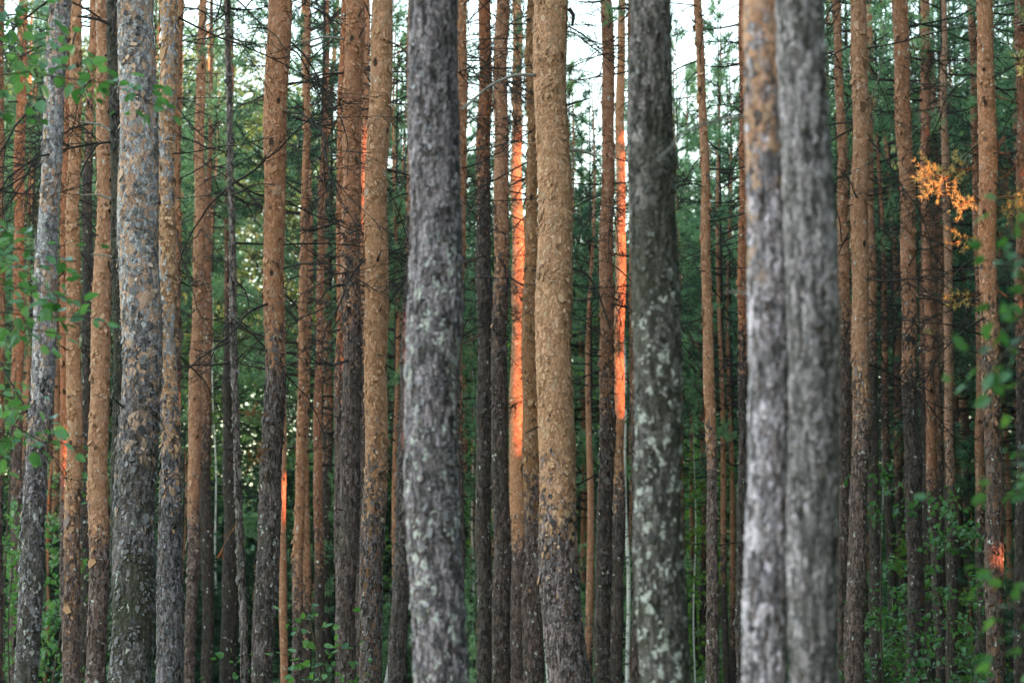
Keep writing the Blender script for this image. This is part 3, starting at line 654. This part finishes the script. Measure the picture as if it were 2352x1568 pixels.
# ------------------------------------------------------------------ birches, far pines
def birch(d, pts, label, height=14, rx=1.0):
    P = [(at((l + r) / 2, y, d), px2m(r - l, y, d) / 2) for y, l, r in sorted(pts, reverse=True)]
    zs = np.array([p[0][2] for p in P]); xs = np.array([p[0][0] for p in P]); rs = np.array([p[1] for p in P])
    z = np.linspace(0, height, 70); co_ = np.polyfit(zs, xs, 1); x = np.polyval(co_, z) + 0.03 * np.sin(z * 1.3 + d)
    r = rs.mean() * np.clip(1.25 - z / height * 1.05, 0.15, 2)
    mb = MB(); mb.add(*tube(np.stack((x - x[0], 0 * z, z), 1), r, 12))
    root = obj('birch_tree', None, loc=(x[0], d, 0)); tag(root, label, 'birch tree')
    obj('trunk', mb.mesh('trunk', [BIRCH]), root)
    rng = np.random.default_rng(int(d * 10)); mc = MB(); cen = []; dr = []
    for i in range(26):
        zz = rng.uniform(height * .55, height * .98); L = rng.uniform(.5, 1.6); az = rng.uniform(0, 6.28)
        q = curve((np.interp(zz, z, x) - x[0], 0, zz), (math.cos(az) * .8, math.sin(az) * .8, .5), L, 5, rng, (0, 0, -.9))
        mc.add(*tube(q, np.linspace(.012, .003, 6), 3))
        for s in rng.uniform(1, 5, 22):
            b = min(int(s), 4); cen.append(q[b] + (q[b + 1] - q[b]) * (s - b) + rng.normal(size=3) * .08); dr.append(rng.normal(size=3))
    leaves(mc, cen, dr, .09, rng)
    obj('crown', mc.mesh('crown', [STEM, LEAFL], smooth=False), root)
birch(56, [(1060, 1239, 1246), (1250, 1245, 1252), (1540, 1253, 1263)], 'white birch leaning along the left side of the broad tan pine')
birch(58, [(1030, 1432, 1441), (1540, 1438, 1450)], 'white birch with black marks left of the dark blurred trunk')
birch(60, [(1180, 939, 945), (1560, 880, 892)], 'thin leaning white birch right of the ochre pine', 9)
birch(70, [(1200, 1084, 1089), (1560, 1082, 1089)], 'very thin white birch in the gap right of the big blurred grey trunk')
birch(75, [(1200, 746, 750), (1560, 750, 756)], 'faint white birch stem low down right of the slim pines')
birch(66, [(1230, 494, 498), (1560, 498, 505)], 'faint white birch stem low down in the dark gap at left')
birch(72, [(1100, 2024, 2028), (1560, 2024, 2030)], 'faint white birch stem behind the leafy bush at right')
birch(62, [(1400, 1594, 1597), (1560, 1593, 1598)], 'hair thin birch stem at the right rim of the dark blurred trunk', 9)

def far_trunk(seed):
    rng = np.random.default_rng(seed); z = np.linspace(0, 1, 60)
    x = 0.004 * np.sin(z * 5 + seed) + 0.003 * np.sin(z * 13 + seed); r = 0.0062 * (1 - z) ** 0.75 + 0.0005
    r = r + 0.003 * np.exp(-z / 0.01)
    mb = MB(); mb.add(*tube(np.stack((x, 0 * z, z), 1) * 20, r * 20, 14)); return mb.mesh('trunk', [BARK_FAR])
FART = [far_trunk(i) for i in range(5)]

def top_limit(x):
    """how high (photo y) far crowns may reach: the sky shows in the middle"""
    if 860 < x < 1480: return 130
    if 1520 < x < 1730: return 100
    if 430 < x < 610: return -60
    return -500

rng = np.random.default_rng(5); placed = []; nfar = 0
for tries in range(3000):
    if nfar >= 54: break
    d = rng.uniform(52, 84); xp = rng.uniform(-160, 2510)
    X = (xp - W0 / 2) / F0 * d
    if any((X - a) ** 2 + (d - b) ** 2 < 1.9 ** 2 for a, b in placed): continue
    if (400 < xp < 620 and rng.uniform() < 0.85) or (1310 < xp < 1400 and rng.uniform() < 0.7): continue
    col = np.stack((np.full(40, X), np.full(40, d), np.linspace(2, 22, 40)), 1)
    if not sun_gap(col, .9).all(): continue
    placed.append((X, d)); nfar += 1
    lim = top_limit(xp)
    hmax = at(xp, lim + rng.uniform(-170, 150), d)[2]
    H = min(rng.uniform(19, 27), hmax)
    root = obj('pine_tree', None, loc=(X, d, 0))
    tag(root, 'slender pine with a green needle crown in the dim far rows', 'pine tree', 'pines in the far rows')
    s = H / 20.0
    t = obj('trunk', FART[nfar % 5], root, scale=(max(s, .8) * rng.uniform(.8, 1.3),) * 2 + (s,))
    bark_props(t, rng.uniform(0, 40), rng.uniform(4, 9), 1.2, [(.36, .18, .10), (.30, .15, .085), (.40, .21, .12)][nfar % 3], (.07, .06, .056), .03)
    hc = H * rng.uniform(0.42, 0.68)
    k = hc / 10.0
    obj('crown', CROWN[rng.integers(5)], root, (0, 0, H - hc), (0, 0, rng.uniform(0, 6.28)), (max(.8, k) * rng.uniform(.85, 1.15),) * 2 + (k,))
for i, (xp, yt) in enumerate([(905, 30), (925, 160), (1088, 260), (1345, 380), (1395, 330), (1565, 40), (1590, 150), (1665, -30), (1685, 120), (1560, 260), (1905, -60), (1340, 300), (1640, 330)]):
    d = 58 + (i * 7.3) % 24; X = (xp - W0 / 2) / F0 * d
    col = np.stack((np.full(40, X), np.full(40, d), np.linspace(2, 22, 40)), 1)
    if not sun_gap(col, .9).all(): d += 14; X = (xp - W0 / 2) / F0 * d
    H = at(xp, yt, d)[2]; s = H / 20.0
    root = obj('pine_tree', None, loc=(X, d, 0))
    tag(root, 'slender pine with a green needle crown in the dim far rows', 'pine tree', 'pines in the far rows')
    t = obj('trunk', FART[i % 5], root, scale=(.75, .75, s)); bark_props(t, i * 1.7, 6, 1.2, (.36, .18, .10), (.08, .066, .06), .03)
    k = H * .6 / 10.0; obj('crown', CROWN[i % 5], root, (0, 0, H * .4), (0, 0, i * 2.1), (k * .78, k * .78, k))
# undergrowth of young pines
for i in range(46):
    d = rng.uniform(56, 84); xp = rng.uniform(-100, 2450)
    if xp < 1000 and rng.uniform() < 0.55: continue
    X = (xp - W0 / 2) / F0 * d; H = rng.uniform(5, 10)
    root = obj('young_pine', None, loc=(X, d, 0))
    tag(root, 'young bushy pine growing between the far trunks', 'young pine', 'young pines under the far rows')
    obj('trunk', FART[i % 5], root, scale=(.5, .5, H / 20.5)); bark_props(root.children[0], i, 2, 1, BROWN, DARK)
    obj('crown', YOUNG[rng.integers(4)], root, (0, 0, H * .12), (0, 0, rng.uniform(0, 6.28)), (H / 9, H / 9, H * .88 / 8))

NEEDLE_D = leafy('shade_painted_needles', [(0.2, (.012, .026, .018)), (0.55, (.026, .055, .036)), (0.95, (.05, .09, .055))], (1.2, 1.3, 1.0), 0.6, 0.2, 0.25)  # shade of the dark gaps put into the needle colour
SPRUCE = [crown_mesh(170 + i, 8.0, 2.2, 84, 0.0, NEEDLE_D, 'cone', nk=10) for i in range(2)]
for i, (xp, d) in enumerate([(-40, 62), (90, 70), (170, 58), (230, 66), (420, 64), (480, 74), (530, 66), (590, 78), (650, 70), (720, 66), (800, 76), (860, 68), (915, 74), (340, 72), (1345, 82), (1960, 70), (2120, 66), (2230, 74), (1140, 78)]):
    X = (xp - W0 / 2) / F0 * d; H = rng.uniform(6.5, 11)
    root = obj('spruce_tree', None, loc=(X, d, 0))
    tag(root, 'young spruce with shade put into its needle colour, darkening the gaps between the trunks', 'spruce', 'spruces added to darken the gaps')
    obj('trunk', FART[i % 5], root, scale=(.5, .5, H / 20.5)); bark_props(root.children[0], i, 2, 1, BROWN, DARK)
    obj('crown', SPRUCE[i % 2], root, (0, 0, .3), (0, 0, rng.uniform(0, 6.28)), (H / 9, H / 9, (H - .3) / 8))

# ------------------------------------------------------------------ broadleaf saplings
def sapling_mesh(seed, H, spread, nb, lsize, per):
    rng = np.random.default_rng(seed); a = MB(); b = MB(); cen = []; dr = []
    st = curve((0, 0, 0), (0, 0, 1), H, 10, rng, (.1, .1, 0), .05)
    a.add(*tube(st, np.linspace(.022, .004, 11), 6))
    for i in range(nb):
        u = rng.uniform(2.5, 10); j = min(int(u), 9); p = st[j] + (st[j + 1] - st[j]) * (u - j)
        az = rng.uniform(0, 6.28); L = spread * rng.uniform(.5, 1.1) * (1.15 - u / 14)
        q = curve(p, (math.cos(az), math.sin(az), .35), L, 5, rng, (0, 0, -.5), .1)
        b.add(*tube(q, np.linspace(.006, .002, 6), 3))
        for s in rng.uniform(1, 5, per):
            k = min(int(s), 4); c = q[k] + (q[k + 1] - q[k]) * (s - k); cen.append(c + rng.normal(size=3) * .05); dr.append(norm(q[k + 1] - q[k]) + rng.normal(size=3) * .6)
    leaves(b, cen, dr, lsize, rng)
    return a.mesh('stem', [STEM]), b
SAP = []
for i, (mat) in enumerate((LEAFM, LEAFL, LEAFM, LEAFL)):
    a, b = sapling_mesh(200 + i, 4.0, 1.0, 30, .085, 16); SAP.append((a, b.mesh('foliage', [STEM, mat], smooth=False)))
def sapling(xp, ytop, d, var, label, group=None, wide=1.0):
    H = at(xp, ytop, d)[2]; X = (xp - W0 / 2) / F0 * d
    root = obj('broadleaf_sapling', None, loc=(X, d, 0)); tag(root, label, 'sapling', group)
    k = H / 4.0; rz = (xp * 1.7) % 6.28
    obj('stem', SAP[var][0], root, rot=(0, 0, rz), scale=(k * .9, k * .9, k)); obj('foliage', SAP[var][1], root, rot=(0, 0, rz), scale=(wide, wide, k))
sapling(2030, 1040, 40, 0, 'leafy green sapling right of the tan pine, growing up from the bottom', None, 1.25)
sapling(2010, 1280, 44, 2, 'dark leafy sapling low down behind the tan pine with long stubs', None, 1.3)
sapling(2060, 1220, 56, 1, 'lighter sapling in the gap under the orange topped pine at right', None, 1.5)
sapling(2185, 1090, 33, 0, 'leafy sapling before the narrow tan pine at right', None, .95)
sapling(2300, 1150, 38, 2, 'leafy sapling behind the flaky orange pine at right', None, 1.2)
sapling(2225, 1330, 55, 3, 'pale sapling low in the gap left of the flaky orange pine', None, 1.6)
sapling(100, 1010, 46, 2, 'leafy bush behind the leaning scaly pine at left', None, 1.3)
sapling(28, 850, 48, 0, 'tall leafy bush at the left edge behind the leaning pine', None, 1.4)
sapling(40, 1180, 40, 2, 'low leafy bush at the left edge of the photo', None, 1.2)
sapling(235, 1330, 45, 0, 'small leafy sapling in the dark gap beside the purple footed pine', None, .7)
for i, (xp, yt, d) in enumerate([(1612, 1200, 74), (1668, 1180, 78), (1690, 1300, 70), (1085, 1120, 80), (1350, 1150, 84), (1075, 1330, 72), (1600, 1010, 90), (1660, 1030, 95), (2075, 1330, 80), (2230, 1230, 85), (1345, 1260, 90), (915, 1200, 90)]):
    sapling(xp, yt, d, 1 + 2 * (i % 2), 'small bright green broadleaf tree glimpsed low between trunks', 'broadleaf trees glimpsed low between trunks', 2.0)

def spray(root, lines, d, lsize, n, mat, seed, spread):
    """a leafy bough; lines are photo positions from the stem outward"""
    rng = np.random.default_rng(seed)
    for ln in lines:
        mb = MB(); cen = []; dr = []
        q = np.array([at(x, y, d + rng.uniform(-.25, .25) * spread) for x, y in ln]) - np.array(root.location)
        tt = np.linspace(0, len(q) - 1, 5 * len(q)); a = np.stack([np.interp(tt, np.arange(len(q)), q[:, c]) for c in range(3)], 1)
        mb.add(*tube(a, np.linspace(.006, .002, len(a)), 5))
        for _ in range(n):
            u = rng.uniform(.15, 1) * (len(a) - 1); j = min(int(u), len(a) - 2); p = a[j] + (a[j + 1] - a[j]) * (u - j)
            o = rng.normal(size=3) * np.array((1, 1.2, .7)) * lsize * 1.1
            mb.add(*tube(np.array((p, p + o * .6 + np.array((0, 0, .01)), p + o)), (.0016, .0013, .001), 3))
            cen.append(p + o); dr.append(norm(a[j + 1] - a[j]) * .6 + norm(o))
        leaves(mb, cen, dr, lsize, rng)
        obj('bough', mb.mesh('bough', [STEM, mat], smooth=False), root)
def bush(xp, d, H, label, lean=0.0):
    root = obj('broadleaf_sapling', None, loc=((xp - W0 / 2) / F0 * d, d, 0)); tag(root, label, 'sapling')
    rng = np.random.default_rng(int(abs(xp))); mb = MB()
    st = curve((0, 0, 0), (lean, 0, 1), H, 12, rng, (0, 0, 0), .03); mb.add(*tube(st, np.linspace(.03, .006, 13), 8)); obj('stem', mb.mesh('stem', [STEM]), root)
    return root
b = bush(-140, 16, 6.3, 'blurred leafy boughs reaching in from the left edge, before the scaly pine')
spray(b, [[(-150, 40), (-40, 20), (60, 15), (95, 30)], [(-150, 80), (-30, 60), (60, 55), (140, 90)], [(-150, 130), (-40, 110), (60, 130), (130, 110)],
          [(-120, 170), (-20, 175), (80, 165), (180, 150), (255, 185)], [(60, 165), (150, 180), (240, 190), (330, 225), (352, 245)], [(-90, 245), (-20, 255), (22, 270)]], 16, .098, 36, LEAFB, 301, 1)
spray(b, [[(-140, 480), (-30, 505), (20, 540)], [(-140, 540), (-20, 560), (90, 580), (180, 600)], [(-140, 620), (-10, 650), (90, 670), (160, 685)],
          [(-140, 700), (-10, 715), (100, 730), (210, 725)], [(-80, 760), (20, 745), (90, 760), (170, 770)], [(-140, 600), (-30, 600), (60, 600)]], 15.6, .098, 32, LEAFB, 302, 1)
spray(b, [[(-140, 880), (-20, 900), (60, 925), (80, 945)], [(-140, 960), (-20, 985), (60, 990)], [(20, 970), (90, 1010), (140, 1042)], [(-140, 1020), (-30, 1010), (20, 1015)]], 16.3, .098, 20, LEAFB, 303, 1)
b = bush(2490, 9.2, 4.4, 'strongly blurred green leaves hanging in at the right edge')
spray(b, [[(2490, 520), (2400, 500), (2330, 520), (2300, 555)], [(2490, 590), (2400, 580), (2330, 590), (2290, 640)], [(2490, 680), (2400, 700), (2330, 740), (2300, 770)]], 9.2, .070, 18, LEAFM, 304, .6)
spray(b, [[(2490, 1040), (2400, 1050), (2330, 1060), (2300, 1080)], [(2490, 1130), (2400, 1120), (2330, 1135), (2240, 1160)], [(2470, 1260), (2400, 1290), (2330, 1310), (2290, 1320)],
          [(2490, 1380), (2400, 1380), (2330, 1390), (2310, 1400)], [(2490, 1450), (2400, 1470), (2330, 1480), (2300, 1510)], [(2490, 1530), (2400, 1540), (2320, 1550)], [(2400, 860), (2370, 870), (2330, 880), (2310, 905)], [(2360, 770), (2300, 820), (2265, 850), (2255, 830)]], 9.0, .070, 14, LEAFM, 305, .6)
b = bush(760, 27, 3.2, 'small sharp leafy sapling in front of the dark feet at lower centre left')
spray(b, [[(740, 1568), (720, 1470), (690, 1440), (650, 1415)], [(725, 1480), (700, 1440), (735, 1415), (765, 1410)], [(740, 1540), (690, 1520), (650, 1500)],
          [(750, 1568), (770, 1520), (800, 1500), (815, 1500)], [(750, 1568), (740, 1520), (760, 1470)], [(755, 1568), (800, 1550), (840, 1560)], [(740, 1568), (690, 1555), (700, 1550)]], 27, .105, 12, LEAFM, 306, 1)
b = bush(560, 30, 2.6, 'small leafy twig low in the dark gap left of the lichen footed pine')
spray(b, [[(570, 1600), (550, 1540), (510, 1530)], [(575, 1600), (600, 1530), (580, 1500)]], 30, .10, 7, LEAFM, 307, 1)

# ------------------------------------------------------------------ far wood behind everything
def wood(name, cen, size, per, fs, mats, seed, label):
    rng = np.random.default_rng(seed); n = len(cen)
    sz = size * rng.uniform(.5, 1.2, n)
    p = np.repeat(cen, per, 0) + rng.normal(size=(n * per, 3)) * np.repeat(sz, per)[:, None] * 0.5
    p[:, 2] = np.abs(p[:, 2]); mb = MB(); pick = np.repeat(rng.uniform(size=n) < .5, per)
    for m in (0, 1):
        q = p[pick == bool(m)]; needles(mb, q, rng.normal(size=q.shape), 1, fs, fs * .42, rng, .3, m)
    return tag(obj(name, mb.mesh(name, mats, smooth=False)), label, 'wood', kind='stuff')
rg = np.random.default_rng(77)
FARN = leafy('far_needles', [(0.2, (.04, .09, .06)), (0.55, (.09, .17, .11)), (0.95, (.16, .25, .15))], (1.3, 1.4, 0.9), 0.6, 0.2, 0.35)
FARL = leafy('far_leaves', [(0.2, (.05, .11, .04)), (0.55, (.10, .20, .08)), (0.95, (.19, .30, .13))], (1.3, 1.4, 0.8), 0.6, 0.2, 0.35)
def far_top(xp):
    """crown line of the farthest wood, as photo y"""
    return np.interp(xp, [-300, 0, 420, 640, 880, 1000, 1480, 1560, 1720, 1800, 2100, 2700], [150, 150, 180, 250, 480, 620, 600, 520, 560, 330, 260, 200])
N0 = 5600
xq = rg.uniform(-350, 2700, N0); cyy = rg.uniform(116, 142, N0); cx = (xq - W0 / 2) / F0 * cyy
tz = np.array([at(a, b + rg.normal() * 70, c)[2] for a, b, c in zip(xq, far_top(xq), cyy)])
cz = rg.uniform(0, 1, N0) ** 1.2 * tz
xl = rg.uniform(-40, 40, 2000); yl = rg.uniform(118, 146, 2000); zl = rg.uniform(0, 14, 2000)
cx = np.concatenate((cx, xl)); cyy = np.concatenate((cyy, yl)); cz = np.concatenate((cz, zl))
wood('far_wood', np.stack((cx, cyy, cz), 1), 2.2, 170, .34, [FARN, FARL], 78, 'pale green mass of the farthest wood behind all trunks')

# unseen leaf wall, added to keep the low sun off most stems;
# gaps are cut along the rays to the sunlit patches
yy, zz = np.meshgrid(np.arange(-26, 180, .34), np.arange(0, 28, .34), indexing='ij'); yy = np.tile(yy.ravel(), 6); zz = np.tile(zz.ravel(), 6); n = len(yy)
lay = np.repeat(np.arange(6), n // 6)
yy = yy + rg.uniform(-.3, .3, n); zz = zz + rg.uniform(-.3, .3, n)
cxx = 10 + 0.232 * np.maximum(yy, 0) + lay * 1.1 + rg.uniform(-.5, .5, n)
p = np.stack((cxx, yy, zz), 1); p0 = p; p = p[sun_gap(p, .80)]; p[:, 2] = np.abs(p[:, 2]); mb = MB(); h = len(p) // 2
bx, bz = np.meshgrid(np.arange(0, 1, .02), np.arange(0, 26, .34), indexing='ij'); bx = np.tile(bx.ravel(), 5); bz = np.tile(bz.ravel(), 5)  # added stretch behind the camera, leaving soft light from the left
bp = np.stack((13 - 15 * bx + rg.uniform(-.6, .6, len(bx)), -27 - 9 * bx + rg.uniform(-2.5, 2.5, len(bx)), bz + rg.uniform(-.3, .3, len(bx))), 1)
bp = bp[sun_gap(bp, .80)]; bp[:, 2] = np.abs(bp[:, 2]); p = np.concatenate((p, bp)); h = len(p) // 2
perm = rg.permutation(len(p)); p = p[perm]
leaves(mb, p[:h], rg.normal(size=(h, 3)), .88, rg, 0, .3); leaves(mb, p[h:], rg.normal(size=(len(p) - h, 3)), .88, rg, 1, .3)
for s2 in range(4):
    q = p0 + rg.uniform(-.3, .3, p0.shape); q = q[sun_gap(q, .22, 1.7)]
    leaves(mb, q, rg.normal(size=q.shape), .36, rg, s2 % 2, .3)
tag(obj('sun_blocker', mb.mesh('sun_blocker', [NEEDLE, LEAFM], smooth=False)), 'unseen leaf wall added to block sun and sky light from the right and behind', 'wood', kind='stuff')
